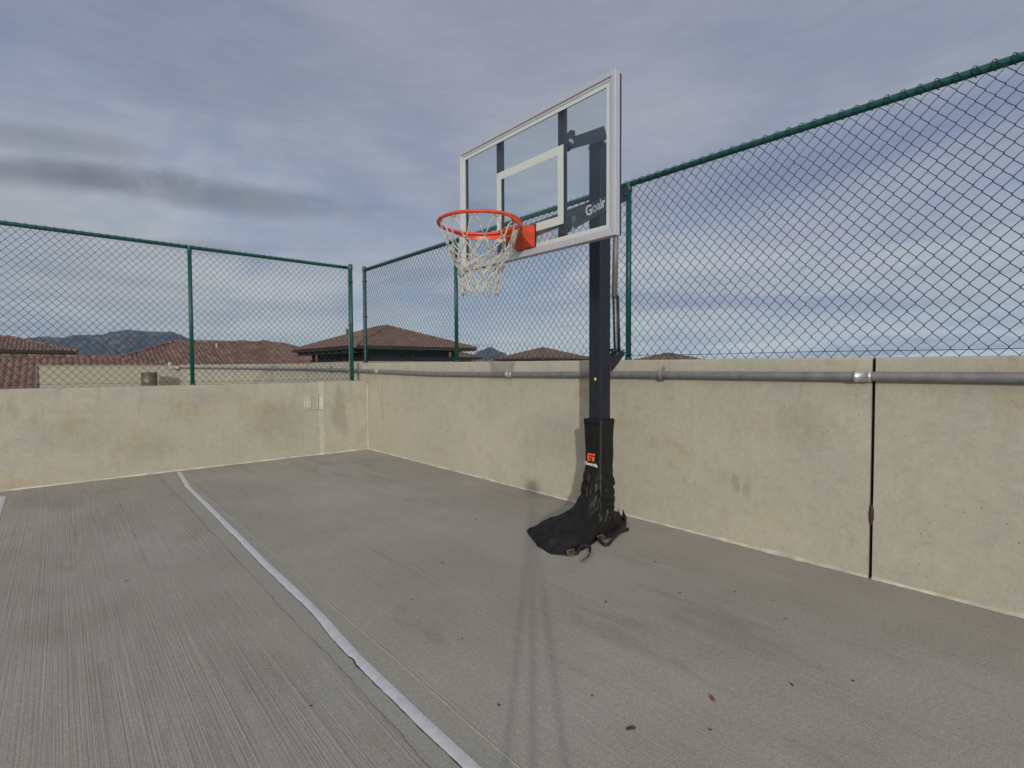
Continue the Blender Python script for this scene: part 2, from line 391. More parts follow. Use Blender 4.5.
P = [c - d * .03 + Vector((0, 0, -.085)), c + d * .03 + Vector((0, 0, -.085)), c + d * .03 + Vector((0, 0, .085)), c - d * .03 + Vector((0, 0, .085))]
mb.prism(P, nn * .012); o = mb.build('embed_plate', M['plate'], lwall, bevel=.003); o['label'] = 'white painted plate on the pier chamfer'

# cream wall across the far end of the ramp
mb = MB(); mb.box((-.47, 22.01, -.9), (NR + .2, 22.25, 1.275)); mb.box((-.50, 21.98, 1.275), (NR + .22, 22.28, 1.30))
fw = mb.build('parapet_wall', M['stucco'], bevel=.01)
tag(fw, 'low cream wall across the far end of the ramp, in front of the tiled roofs', 'wall')

t = thing('steel_drum', (2.30, 21.3, 0), 'small brown steel drum standing before the far cream wall', 'drum')
mb = MB(); prof = [(.0, 0), (.20, 0), (.205, .02), (.20, .05), (.20, .35), (.207, .37), (.20, .39), (.20, .70), (.207, .72), (.20, .74), (.20, 1.0), (.207, 1.02), (.20, 1.05), (.17, 1.045), (0, 1.04)]
mb.grid([[(2.30 + r * 1.15 * math.cos(2 * math.pi * k / 28), 21.3 + r * 1.15 * math.sin(2 * math.pi * k / 28), z) for k in range(28)] for r, z in prof], closed=True); mb.build('drum_body', M['drum'], t)
mb = MB(); mb.tube([(2.30, 21.3, 1.04), (2.30, 21.3, 1.09)], .035, 10); mb.build('drum_spout', M['galv'], t)

# ------------------------------------------------------------------ fences
def chain(P, s0, s1, z0, z1, seed, w=.0705, h=.078, r=.0020):
    """woven wire diamonds; P(s, z, d) gives the point d in front of the mesh plane"""
    mb = MB(); n = int((s1 - s0) / (w / 2)); nz = int(round((z1 - z0) / (h / 2))); hz = (z1 - z0) / nz
    bent = [(random.uniform(s0, s1), random.uniform(z0, z1), random.uniform(-.02, .02), random.uniform(-.02, .02)) for _ in range(int((s1 - s0) * 3))]
    for k in range(n):
        path = []
        for j in range(nz + 1):
            side = 1 if (j % 2) else -1
            if k % 2: side = -side
            sc_ = s0 + (k + .5) * w / 2
            z = z0 + j * hz
            wob = .007 * noise.noise((sc_ * 1.1 + seed, z * 1.3, 0)) + .002 * noise.noise((sc_ * 9 + seed, z * 9, 5)); wz = (.008 * noise.noise((sc_ * .9, z * 1.1 + seed, 7)) + .002 * noise.noise((sc_ * 9, z * 9 + seed, 2))) * (0 if j == 0 else 1)
            wd = .016 * noise.noise((sc_ * .7 + seed, z * .9, 3))
            for bs, bz, b1, b2 in bent:
                if abs(bs - sc_) < .12 and abs(bz - z) < .12:
                    g = math.exp(-((bs - sc_) ** 2 + (bz - z) ** 2) / .0018); wob += b1 * g * .6; wz += b2 * g * (0 if j == 0 else 1) * .6
            # rounded corner, then the long flattened leg to the next corner
            for u in ((-.13, 0, .13, .5) if 0 < j < nz else ((0, .5) if j == 0 else (0,))):
                s_ = sc_ + side * ((w / 4 + .0024) if u == 0 else (w / 4) * (1 - 2 * abs(u)) + (.0024 if abs(u) < .2 else 0))
                dd = .0036 * math.sin(math.pi * u) * side
                path.append(P(s_ + wob, z + u * hz + wz, dd + wd))
        mb.tube(path, r, 4, cap=False)
    mb.sm = [True] * len(mb.f)
    return mb

def post(P, s, z0, z1, r, parent, cap=True, name='post'):
    mb = MB(); mb.tube([P(s, z0, -r), P(s, z1, -r)], r, 16)
    o = mb.build(name, M['green'], parent)
    if cap:
        mb = MB(); n = 8; c = Vector(P(s, z1, -r)); rr = r * 1.18
        prof = [(rr, -.05), (rr, 0)] + [(rr * math.cos(a), rr * .8 * math.sin(a)) for a in (R(20), R(45), R(68), R(88))]
        mb.grid([[(c.x + q * math.cos(2 * math.pi * k / 14), c.y + q * math.sin(2 * math.pi * k / 14), c.z + h) for k in range(14)] for q, h in prof], closed=True)
        mb.build('post_cap', M['green'], o)
    mb = MB(); c = Vector(P(s, z0, -r)); mb.tube([c + Vector((0, 0, .001)), c + Vector((0, 0, .03))], r * 1.35, 14); mb.build('post_collar', M['green'], o)
    return o

def fence(root, P, s0, s1, zb, zr, posts, terminal, seed):
    base = zb
    mesh = chain(P, s0, s1, zb(0) if callable(zb) else zb, zr + .008, seed) if not callable(zb) else None
    mesh.build('wire_mesh', M['wire'], root)
    mb = MB(); rr = .021
    n = 24; mb.tube([P(s0 + (s1 - s0) * i / n, zr, -rr - .003) for i in range(n + 1)], rr, 12)
    mb.build('top_rail', M['green'], root)
    # twisted selvage and ties over the rail
    mb = MB(); k = 0; s = s0 + .0705 / 2
    while s < s1:
        path = [P(s + .012 * math.sin(a) + .004 * random.random(), zr + (.0255 + .004 * random.random()) * math.cos(a) + .001, -rr - .003 + .0255 * math.sin(a)) for a in (R(v) for v in range(-20, 200, 24))]
        mb.tube(path, .0024, 4, cap=False); s += .0705
    mb.sm = [True] * len(mb.f)
    mb.build('rail_ties', M['wire'], root)['kind'] = 'stuff'
    mb = MB(); mb.tube([P(s0 + (s1 - s0) * i / 40, zb + .034 + .002 * math.sin(i), .001) for i in range(41)], .0018, 5); mb.build('tension_wire', M['wire'], root)
    for s in posts: post(P, s, base - .01, zr, .0215, root, cap=True)
    for s, sd in terminal:
        o = post(P, s, base - .01, zr + .035, .0265, root)
        mb = MB(); a = Vector(P(s + sd * .045, zb + .03, -.002)); b = Vector(P(s + sd * .045, zr - .03, -.002)); mb.tube([a, b], .007, 4); mb.build('tension_bar', M['galv'], o)
        for q in (.12, .5, .88):
            z = zb + (zr - zb) * q; mb = MB()
            mb.tube([P(s + sd * .05, z, .002), P(s + sd * .02, z, .006), P(s, z, .006), P(s - sd * .028, z, -.02), P(s, z, -.058), P(s + sd * .02, z, -.054), P(s + sd * .05, z, -.008)], .005, 6, flat=2.2)
            mb.build('band', M['green'], o)

RF = NR + .05
fr = thing('chain_link_fence', (RF, 0, ztop(0)), 'green chain link fence on the right parapet behind the basketball hoop', 'fence')
PR = lambda s, z, d: (RF - d, s, z + .0044 * (s - 2.4) * max(0, 1 - (z - 1.2) / 1.4) + 0 * s)
fence(fr, PR, -2.1, 7.03, 1.219, 2.588, (-2.2, .11, 2.425, 4.755), ((7.06, -1),), 1)
fl_ = thing('chain_link_fence', (0, DL + .07, .9765), 'green chain link fence on the lower left wall before the mountains', 'fence')
PL = lambda s, z, d: (s, DL + .07 - d, z)
fence(fl_, PL, -3.0, 3.07, .979, 2.572, (-2.72, -.78, 1.165), ((3.115, -1),), 5)

# ------------------------------------------------------------------ pipe on the wall
pt = thing('conduit_pipe', (3.24, 2, 1.1), 'grey steel pipe running along the right parapet wall below its top', 'pipe')
PY = [(-6, 1.108), (.2, 1.108), (2.27, 1.106), (3.7, 1.096), (5.2, 1.094), (6.5, 1.118), (9, 1.15), (14, 1.175), (21.9, 1.205)]
mb = MB(); path = []
for i in range(len(PY) - 1):
    for k in range(6):
        u = k / 6; path.append((3.262, PY[i][0] + (PY[i + 1][0] - PY[i][0]) * u, PY[i][1] + (PY[i + 1][1] - PY[i][1]) * u))
path.append((3.262, 21.9, 1.205))
mb.tube(path, .0255, 16); mb.build('pipe', M['galv'], pt)
def zp(y):
    for (a, b), (c, d) in zip(PY, PY[1:]):
        if a <= y <= c: return b + (d - b) * (y - a) / (c - a)
for y in (.825, 3.73, 6.47):
    mb = MB(); z = zp(y)
    mb.tube([(3.262, y - .045, z), (3.262, y - .040, z), (3.262, y - .030, z), (3.262, y - .028, z), (3.262, y + .018, z), (3.262, y + .02, z), (3.262, y + .035, z), (3.262, y + .037, z)], [.026, .031, .031, .029, .029, .032, .032, .026], 18)
    mb.build('coupling', M['galv_b'], pt)
for y in (-1.4, 2.06, 8.1, 11, 14):
    z = zp(y); mb = MB()
    mb.tube([(3.296, y, z + .05), (3.282, y, z + .036), (3.262, y, z + .030), (3.238, y, z + .018), (3.232, y, z), (3.238, y, z - .018), (3.262, y, z - .029), (3.295, y, z - .032)], .0055, 6, flat=2.4)
    mb.build('pipe_clamp', M['galv'], pt)
mb = MB(); mb.tube([(3.262, 21.80, 1.205), (3.20, 21.8, 1.21), (3.10, 21.8, 1.215), (3.0, 21.8, 1.23), (2.97, 21.8, 1.30), (2.97, 21.8, 1.40)], .06, 10); mb.build('pipe_elbow', M['plate'], pt)

# ------------------------------------------------------------------ basketball hoop
HX, HY = 2.841, 2.287
hoop = thing('basketball_hoop', (HX, HY, 0), 'basketball hoop with clear glass backboard, orange rim and dark square pole', 'basketball hoop')
mb = MB(); mb.box((HX - .056, HY - .0515, .03), (HX + .056, HY + .0515, 2.735)); pole = mb.build('pole', M['navy'], hoop, bevel=.006)
mb = MB(); mb.box((HX - .059, HY - .0545, 2.736), (HX + .059, HY + .0545, 2.748)); mb.build('pole_cap', M['black'], pole)
mb = MB(); mb.tube([(HX - .0566, 2.279, 1.081), (HX - .058, 2.279, 1.081)], .0095, 20); mb.build('sticker', M['yellow'], pole)
mb = MB(); mb.box((HX - .16, HY - .14, .004), (HX + .16, HY + .13, .026)); mb.build('base_plate', M['navy'], pole, bevel=.004)

BX = 2.14; Y0, Y1, Z0, Z1 = 1.620, 2.972, 1.837, 2.666; FW = .042
mb = MB(); mb.box((BX + .008, Y0 + .01, Z0 + .01), (BX + .016, Y1 - .01, Z1 - .01)); bb = mb.build('backboard', M['glass'], hoop)
mb = MB()
def frame(mb, x0, x1, y0, y1, z0, z1, w):
    # mitred frame of four pieces
    for a, b, c, d in (((y0, z0), (y1, z0), (y1 - w, z0 + w), (y0 + w, z0 + w)), ((y1, z0), (y1, z1), (y1 - w, z1 - w), (y1 - w, z0 + w)),
                       ((y1, z1), (y0, z1), (y0 + w, z1 - w), (y1 - w, z1 - w)), ((y0, z1), (y0, z0), (y0 + w, z0 + w), (y0 + w, z1 - w))):
        mb.prism([(x0, *a), (x0, *b), (x0, *c), (x0, *d)], (x1 - x0, 0, 0))
frame(mb, BX - .006, BX + .034, Y0, Y1, Z0, Z1, FW * .62); frame(mb, BX + .002, BX + .0315, Y0 + .012, Y1 - .012, Z0 + .012, Z1 - .012, FW - .012)
mb.build('backboard_frame', M['alu'], bb, bevel=.0025)
mb = MB(); frame(mb, BX + .035, BX + .052, Y0 + .004, Y1 - .004, Z0 + .004, Z1 - .004, .035); mb.build('back_frame', M['navy2'], bb, bevel=.002)
mb = MB(); frame(mb, BX + .0060, BX + .0070, Y0 + FW - .004, Y1 - FW + .004, Z0 + FW - .004, Z1 - FW + .004, .026); mb.build('border_print', M['white'], bb)
mb = MB()
sy0, sy1, sz0, sz1, w = 1.986, 2.569, 1.972, 2.412, .048
for lo, hi in (((sy0, sz0), (sy1, sz0 + w)), ((sy0, sz1 - w), (sy1, sz1)), ((sy0, sz0 + w), (sy0 + .044, sz1 - w)), ((sy1 - .044, sz0 + w), (sy1, sz1 - w))):
    mb.box((BX + .0058, lo[0], lo[1]), (BX + .0068, hi[0], hi[1]))
mb.build('target_square', M['white'], bb)
for y in (2.018, 2.572):
    mb = MB(); mb.box((BX + .053, y, Z0 + .02), (BX + .075, y + .056, Z1 - .02)); mb.build('back_bar', M['navy2'], bb, bevel=.004)
    for z in (1.99, 2.45):
        if z > 2.4 and y > 2.3: continue
        mb = MB(); mb.tube([(BX + .070, y + .03, z), (BX + .12, y + .03, z)], .03, 14)
        mb.build('pivot_block', M['navy2'], bb, bevel=.002)

def arm(a, b, c, za, zb_, zc, h, th=.012):
    """plate arm through plan points a > b > c"""
    mb = MB()
    segs = [(a, b, za, zb_)] + ([(b, c, zb_, zc)] if c else [])
    for p, q, z, z2 in segs:
        p = Vector((p[0], p[1], 0)); q = Vector((q[0], q[1], 0)); d = (q - p).normalized(); n = Vector((-d.y, d.x, 0)) * th
        mb.prism([p + Vector((0, 0, z - h / 2)), q + Vector((0, 0, z2 - h / 2)), q + Vector((0, 0, z2 + h / 2)), p + Vector((0, 0, z + h / 2))], n)
    return mb
S = .49
# lower pair
mb = arm((2.225, 2.034), (2.79, 2.206), (3.07, 2.216), 1.987, 1.987 + .565 * S, 1.987 + .845 * S, .098)
la = mb.build('lower_arm', M['navy2'], hoop, bevel=.003)
mb = arm((2.225, 2.600), (2.79, 2.352), (3.07, 2.345), 1.997, 1.987 + .565 * S, 1.987 + .845 * S, .098); mb.build('lower_arm', M['navy2'], hoop, bevel=.003)
# cross pins at the rear end of the arms and at the pole
mb = MB(); mb.tube([(3.035, 2.20, 2.385), (3.035, 2.372, 2.385)], .013, 12); mb.build('pivot_pin', M['black'], hoop)
mb = MB(); mb.tube([(HX, 2.19, 2.29), (HX, 2.375, 2.29)], .012, 12); mb.build('pivot_pin', M['galv_b'], hoop)
mb = MB(); mb.tube([(HX - .01, 2.19, 2.70), (HX - .01, 2.375, 2.70)], .012, 12); mb.build('pivot_pin', M['galv_b'], hoop)
# upper arm, rounded lobe at the board end
p0, p1 = Vector((2.235, 2.040, 0)), Vector((2.828, 2.2185, 0)); d = (p1 - p0); n = Vector((-d.y, d.x, 0)).normalized() * .012
poly = []
for u, z in ((0.0, 2.418), (.95, 2.70), (1.0, 2.745), (.93, 2.788), (.17, 2.590), (.15, 2.610), (.08, 2.590), (.02, 2.545), (-.03, 2.50), (-.04, 2.45)):
    poly.append(p0 + d * u + Vector((0, 0, z - (.004 if u > .5 else 0))))
poly[4] = p0 + d * .19 + Vector((0, 0, 2.545)); poly[5] = p0 + d * .18 + Vector((0, 0, 2.575)); poly[6] = p0 + d * .10 + Vector((0, 0, 2.560))
poly[7] = p0 + d * .03 + Vector((0, 0, 2.525)); poly[8] = p0 + d * -.02 + Vector((0, 0, 2.485)); poly[9] = p0 + d * -.03 + Vector((0, 0, 2.45))
mb = MB(); mb.prism(poly, n); mb.build('upper_arm', M['navy2'], hoop, bevel=.003)
mb = MB(); mb.tube([(2.255, 2.020, 2.470), (2.255, 2.052, 2.470)], .016, 14); mb.build('pivot_pin', M['galv_b'], hoop)
mb = MB(); mb.tube([(2.27, 2.030, 1.975), (2.27, 2.062, 1.975)], .016, 14); mb.build('pivot_pin', M['galv_b'], hoop)

def text_mesh(body, size, stretch, shear=0):
    cu = bpy.data.curves.new('lettering', 'FONT'); cu.body = body; cu.size = size; cu.offset = size * .03; cu.extrude = 0; cu.shear = shear; cu.space_character = .97
    o = bpy.data.objects.new('tmp', cu); col.objects.link(o); bpy.context.view_layer.update()
    me = bpy.data.meshes.new_from_object(o.evaluated_get(bpy.context.evaluated_depsgraph_get()))
    col.objects.unlink(o); bpy.data.objects.remove(o)
    vs = [Vector((v.co.x * stretch, v.co.y, 0)) for v in me.vertices]; fs = [tuple(p.vertices) for p in me.polygons]
    return vs, fs
def put_text(body, size, stretch, O, ax, up, parent, mat, name, shear=0, fn=None):
    vs, fs = text_mesh(body, size, stretch, shear); mb = MB()
    O = Vector(O); ax = Vector(ax).normalized(); up = Vector(up).normalized()
    mb.v = [tuple(fn(v.x, v.y) if fn else O + ax * v.x + up * v.y) for v in vs]; mb.f = fs; mb.sm = [False] * len(fs)
    return mb.build(name, mat, parent)
dA = Vector((.565, .172, .565 * S)).normalized(); nA = Vector((.172, -.565, 0)).normalized()
upA = nA.cross(dA); upA = upA if upA.z > 0 else -upA
put_text('Goalrilla', .082, 1.95, Vector((2.492, 2.1155, 2.104)) + nA * .0015, dA, upA, la, M['ink'], 'lettering')
mb = MB(); c = Vector((2.315, 2.0615, 2.045)) + nA * .001; mb.prism([c - dA * .03 - upA * .018, c + dA * .03 - upA * .018, c + dA * .03 + upA * .018, c - dA * .03 + upA * .018], nA * .001); mb.build('sticker', simple('grey_sticker', (.13, .15, .17), .6), la)

# lift strut behind the pole
mb = MB(); mb.tube([(3.03, 2.285, 2.40), (2.975, 2.262, 1.66)], [.019, .021], 14); st = mb.build('lift_strut', M['taupe'], hoop)
for dy in (-.022, .018):
    mb = MB(); mb.tube([(2.977, 2.255 + dy, 1.67), (3.005, 2.262 + dy, 1.262)], .0085, 8); mb.build('strut_rod', M['black'], st)
mb = MB(); mb.tube([(2.985, 2.253, 1.66), (3.008, 2.26, 1.27)], .006, 8); mb.build('strut_screw', M['galv'], st)
for y in (2.228, 2.300):
    mb = MB(); mb.prism([(2.89, y, 1.145), (2.905, y, 1.135), (2.985, y, 1.195), (3.06, y, 1.262), (3.065, y, 1.285), (3.04, y, 1.290), (2.98, y, 1.262), (2.895, y, 1.21)], (0, .006, 0)); mb.build('strut_bracket', M['navy'], hoop, bevel=.002)
mb = MB(); mb.tube([(2.90, 2.225, 1.272), (2.955, 2.225, 1.285), (2.955, 2.31, 1.285)], .010, 8); mb.build('strut_handle', M['black'], hoop)
mb = MB(); mb.tube([(3.045, 2.215, 1.275), (3.045, 2.315, 1.275)], .009, 8); mb.build('pivot_pin', M['galv'], hoop)

# rim
RX, RY, RZ, RR = 1.787, 2.29, 1.972, .2305
mb = MB(); mb.tube([(RX + RR * math.cos(2 * math.pi * k / 72), RY + RR * math.sin(2 * math.pi * k / 72), RZ) for k in range(72)], .0095, 12, closed=True); rim = mb.build('rim', M['orange'], hoop)
mb = MB(); rows = []
for i in range(41):
    a = R(-95 + 190 * i / 40); q = RR + .004; h = .034 * min(1, (1 - abs(i - 20) / 20.) * 3.2 + .15)
    rows.append([(RX + (q + e) * math.cos(a), RY + (q + e) * math.sin(a), z) for e, z in ((0, RZ + .002), (.006, RZ + .002), (.006, RZ - h), (0, RZ - h))])
mb.grid(rows, closed=True, smooth=False); mb.build('rim_brace', M['orange'], rim)
mb = MB(); x1 = BX + .003
mb.hexa([(x1 - .150, RY - .078, 1.966), (x1 - .016, RY - .072, 1.880), (x1 - .016, RY + .072, 1.880), (x1 - .150, RY + .085, 1.966), (x1 - .155, RY - .078, 1.984), (x1, RY - .074, 2.010), (x1, RY + .074, 2.010), (x1 - .155, RY + .085, 1.984)]); mb.box((x1 - .010, RY - .078, 1.878), (x1 - .001, RY + .078, 2.012))
mb.build('rim_bracket', M['orange'], rim, bevel=.004)
mb = MB(); mb.box((x1 - .0005, RY - .084, 1.872), (x1 + .005, RY + .084, 2.018)); mb.build('mount_plate', M['black'], rim)
mb = MB()
for k in range(12):
    a = 2 * math.pi * (k + .5) / 12; c = Vector((RX, RY, RZ)); e = Vector((math.cos(a), math.sin(a), 0)); s_ = Vector((-e.y, e.x, 0))
    mb = MB(); mb.tube([c + e * (RR - .002) - s_ * .014 + Vector((0, 0, -.006)), c + e * (RR - .006) - s_ * .010 + Vector((0, 0, -.019)), c + e * (RR - .006) + s_ * .010 + Vector((0, 0, -.019)), c + e * (RR - .002) + s_ * .014 + Vector((0, 0, -.006))], .003, 6)
    mb.build('net_hook', M['orange'], rim)

# net
lv = [(RR - .008, RZ - .018), (.185, RZ - .130), (.158, RZ - .175), (.138, RZ - .215), (.124, RZ - .255), (.116, RZ - .298), (.108, RZ - .345)]
def node(j, k):
    r, z = lv[j]; a = 2 * math.pi * (k + (.5 if j % 2 == 0 else 0)) / 12
    r += .022 * noise.noise((j * 3.1, k * 1.7, 1)) * (j > 0); z += .030 * noise.noise((j * 2.3, k * 2.9, 4)) * (j > 0); a += .22 * noise.noise((j * 1.9, k * 3.3, 8)) * (j > 0)
    return Vector((RX + r * math.cos(a), RY + r * math.sin(a), z))
mb = MB(); CR = .0038
def cord(a, b, sag, out):
    c = Vector((RX, RY, (a.z + b.z) / 2)); m = (a + b) / 2; e = (m - c); e.z = 0; e.normalize()
    pts = [a.lerp(b, u) + (e * out + Vector((0, 0, -sag))) * math.sin(math.pi * u) + Vector([.0025 * noise.noise((a.x * 40, a.y * 40 + i, u * 9)) for i in range(3)]) for u in [i / 7 for i in range(8)]]
    mb.tube(pts, [CR * (1.25 if i in (0, 7) else 1) for i in range(8)], 6)
for k in range(12):
    for dlt in (0, 1):    # each hook carries a rounded loop whose legs part downwards
        a = node(0, k); b = node(1, k + dlt)
        s_ = Vector((-(a.y - RY), a.x - RX, 0)).normalized() * (.013 if dlt else -.013)
        top = [a + s_ * .2 + Vector((0, 0, .004)), a + s_ + Vector((0, 0, -.012)), (a + s_ * 1.6).lerp(b, .28), (a + s_ * 1.0).lerp(b, .6), b]
        mb.tube(top, CR, 6)
for j in range(1, 6):
    for k in range(12):
        if j % 2 == 1: cord(node(j, k), node(j + 1, k), .004, .004); cord(node(j, k), node(j + 1, k - 1), .004, -.003)
        else: cord(node(j, k), node(j + 1, k), .004, .004); cord(node(j, k), node(j + 1, k + 1), .004, -.003)
for k in range(12):       # bottom hem loops
    a = node(6, k); b = node(6, k + 1); c = (a + b) / 2
    pts = [a.lerp(b, u) + Vector((0, 0, -.050 * math.sin(math.pi * u) ** .7)) for u in [i / 9 for i in range(10)]]
    mb.tube(pts, CR, 6)
    for q in range(1, 7):
        p = node(q, k); mb.tube([p + Vector((0, 0, .006)), p + Vector((0, 0, 0)), p + Vector((0, 0, -.006))], [.003, .0062, .003], 6)
mb.build('net', M['net'], hoop)

# ------------------------------------------------------------------ pole cover
pad = thing('pole_cover', (HX, HY, 0), 'black padded cover around the foot of the basketball pole, slumped open at the floor', 'pole cover')
foot = [(2.455, 2.625), (2.385, 2.506), (2.300, 2.345), (2.270, 2.20), (2.335, 2.125), (2.46, 2.115), (2.60, 2.140), (2.733, 2.185), (2.86, 2.18), (2.955, 2.205), (2.97, 2.30), (2.95, 2.40), (2.84, 2.46), (2.66, 2.60)]
CX, CY = HX - .005, HY
fp = [(math.atan2(y - CY, x - CX), math.hypot(x - CX, y - CY)) for x, y in foot]
def footr(a):
    # polygon radius along the angle a
    best = .1
    n = len(foot)
    for i in range(n):
        x1, y1 = foot[i][0] - CX, foot[i][1] - CY; x2, y2 = foot[(i + 1) % n][0] - CX, foot[(i + 1) % n][1] - CY
        ca, sa = math.cos(a), math.sin(a); dx, dy = x2 - x1, y2 - y1; det = ca * (-dy) + sa * dx
        if abs(det) < 1e-9: continue
        tt = (x1 * (-dy) + y1 * dx) / det; uu = (ca * y1 - sa * x1) / det
        if tt > 0 and -.001 <= uu <= 1.001: best = max(best, tt)
    return best
def squarer(a, h, k=.22):
    c, s_ = abs(math.cos(a)), abs(math.sin(a)); p = 7
    return h / ((c ** p + s_ ** p) ** (1 / p))
GT = [(0, 1.0), (.02, .94), (.045, .82), (.075, .66), (.103, .49), (.132, .34), (.165, .20), (.20, .11), (.26, .045), (.33, .02), (.45, 0), (1, 0)]
def gf(z):
    for (a, b), (c, d) in zip(GT, GT[1:]):
        if a <= z <= c: return b + (d - b) * (z - a) / (c - a)
    return 0
def cover_pt(a, z):
    hw = .079 + .004 * math.sin(z * 9)
    if z > .77: hw += .002
    r0 = squarer(a, hw); g = gf(z); Rf = footr(a)
    r = r0 + (Rf - r0) * g
    # tilted gathers where the sleeve slumps
    env = max(0, min(1, (z - .05) / .07)) * max(0, min(1, (.52 - z) / .22))
    ph = z * 70 + 4.6 * math.cos(a - 1.1) + 9 * noise.noise((math.cos(a) * 1.1, math.sin(a) * 1.1, z * 4))
    amp = .012 * (.15 + .65 * max(0, noise.noise((math.cos(a) * 1.7 + 4, math.sin(a) * 1.7, z * 7)) + .55) ** 1.6)
    r += env * amp * (math.sin(ph) * .7 + .3 * math.sin(ph * 1.7 + 1))
    r += .008 * noise.noise((math.cos(a) * 3, math.sin(a) * 3, z * 8 + 3)) * (.4 + .6 * (z < .6))
    # long folds running out along the toe
    toe = max(0, math.cos(a - 2.75)) * g
    rid = 1 - abs(2 * noise.noise((a * 5.5 + r * 2.5, r * 3.0, 2)))
    rid2 = 1 - abs(2 * noise.noise((a * 11 - r * 6, r * 5, 9)))
    zz = z + toe * min(1, z / .02) * (.040 * (rid - .6) + .026 * (rid2 - .6) + .020 * noise.noise((a * 2.5, r * 6, 2)))
    r += env * .010 * (1 - abs(2 * noise.noise((a * 1.6 + z * 9, z * 16 - a * 2.2, 6))))
    zz += .006 * g * math.exp(-((a - 2.55) / .3) ** 2) * (1 if g < 1 else 0)
    lean = -.012 * max(0, min(1, (.5 - z) / .4))
    return Vector((CX + lean + r * math.cos(a), CY + r * math.sin(a), max(.004, zz)))
NA = 160; zs = [.798 - .798 * (i / 96) for i in range(97)]
zs = [max(.004, z) for z in zs]
rows = [[cover_pt(2 * math.pi * k / NA, z) for k in range(NA)] for z in zs]
top = [[Vector((CX + (p.x - CX) * q, CY + (p.y - CY) * q, p.z + h)) for p in rows[0]] for q, h in ((.80, -.03), (.86, .002), (.97, .004))]
mb = MB(); mb.grid(top + rows, closed=True); cv = mb.build('cover', M['cover'], pad)
s_ = cv.modifiers.new('thickness', 'SOLIDIFY'); s_.thickness = .004; s_.offset = 1
# flap edge of the hem by the wall
mb = MB(); rows = []
for i in range(13):
    u = i / 12; a = Vector((2.80, 2.205, .012)).lerp(Vector((3.06, 2.225, .022)), u); b = Vector((2.93, 2.25, .16)).lerp(Vector((3.12, 2.31, .045)), u ** 1.3)
    rows.append([a.lerp(b, v) + Vector((-.010 * math.sin(v * 9 + u * 4), -.012 * math.sin(u * 7 + v * 3), .006 * math.sin(u * 12))) for v in [k / 7 for k in range(8)]])
mb.grid(rows); fo = mb.build('hem_flap', M['cover'], pad); s_ = fo.modifiers.new('thickness', 'SOLIDIFY'); s_.thickness = .005
mb = MB(); rows = []
for i in range(9):
    u = i / 8; p = Vector((3.075, 2.24, .03)).lerp(Vector((3.135, 2.315, .055)), u)
    rows.append([p + Vector((.0, 0, -.03)), p + Vector((.012, .0, .03 + .01 * math.sin(u * 4))), p + Vector((.03, .012, .035))])
mb.grid(rows); fo = mb.build('hem_corner', M['cover'], pad); s_ = fo.modifiers.new('thickness', 'SOLIDIFY'); s_.thickness = .008
# seam along the corner edge facing the viewer
sa = math.atan2(-.078, -.078)
mb = MB(); mb.tube([cover_pt(sa + .03, .79 - .6 * i / 50) + Vector((-.001, -.001, 0)) for i in range(51)], .0022, 5); mb.build('seam', simple('cover_seam', (.05, .05, .05), .7), pad)
# emblem and lettering on the face towards the court
xe = CX - .0835
def face(y, z): 
    # y measured to the right on the face (towards -Y)
    a = math.atan2((HY + .02) - y - CY, -.079); p = cover_pt(a, z); return Vector((p.x - .005, HY + .02 - y, z))
def fw_(x, y): yy = x - .046; p = face(yy, .480 + y + -.08 * yy); return p
put_text('Goalrilla', .030, 1.18, (0, 0, 0), (0, -1, 0), (0, 0, 1), pad, M['ink'], 'lettering', .25, fw_)
mb = MB()
def patch(y0, z0, y1, z1, sk=.12):
    n = 4
    rows = []
    for i in range(n + 1):
        z = z0 + (z1 - z0) * i / n; rows.append([face(y + (z - .53) * sk, z) - Vector((.0005, 0, 0)) for y in [y0 + (y1 - y0) * k / n for k in range(n + 1)]])
    mb.grid(rows, smooth=False)
for b in ((-.022, .548, .026, .558), (-.024, .515, -.012, .548), (-.012, .535, .026, .541), (-.004, .515, .004, .535), (.012, .515, .024, .535), (-.012, .515, -.004, .520)): patch(b[0] * 1.25 + .012, .532 + (b[1] - .532) * 1.25, b[2] * 1.25 + .012, .532 + (b[3] - .532) * 1.25)
mb.build('emblem', M['ored'], pad)
# straps lying on the floor
def strap(pts, name='strap'):
    mb = MB(); P = [Vector(p) for p in pts]; path = []
    for i in range(len(P) - 1):
        p0 = P[max(i - 1, 0)]; p1 = P[i]; p2 = P[i + 1]; p3 = P[min(i + 2, len(P) - 1)]
        for k in range(6):
            u = k / 6; path.append(.5 * ((2 * p1) + (-p0 + p2) * u + (2 * p0 - 5 * p1 + 4 * p2 - p3) * u * u + (-p0 + 3 * p1 - 3 * p2 + p3) * u ** 3))
    path.append(P[-1]); rows = []
    for i, p in enumerate(path):
        t_ = (path[min(i + 1, len(path) - 1)] - path[max(i - 1, 0)]).normalized(); s1 = Vector((-t_.y, t_.x, 0)); 
        tw = .5 + .5 * math.sin(i * .35); w_ = (s1 * (.4 + .5 * tw) + Vector((0, 0, 1 - .5 * tw))).normalized() * .011
        rows.append([p - w_ + Vector((0, 0, .004)), p + w_ + Vector((0, 0, .004))])
    mb.grid(rows); o = mb.build(name, M['strap'], pad); m = o.modifiers.new('thickness', 'SOLIDIFY'); m.thickness = .003
strap([(2.33, 2.15, .03), (2.365, 2.115, .012), (2.375, 2.085, .012), (2.45, 2.118, .03), (2.495, 2.095, .022), (2.44, 2.035, .01), (2.36, 2.0, .008), (2.30, 1.99, .008)])
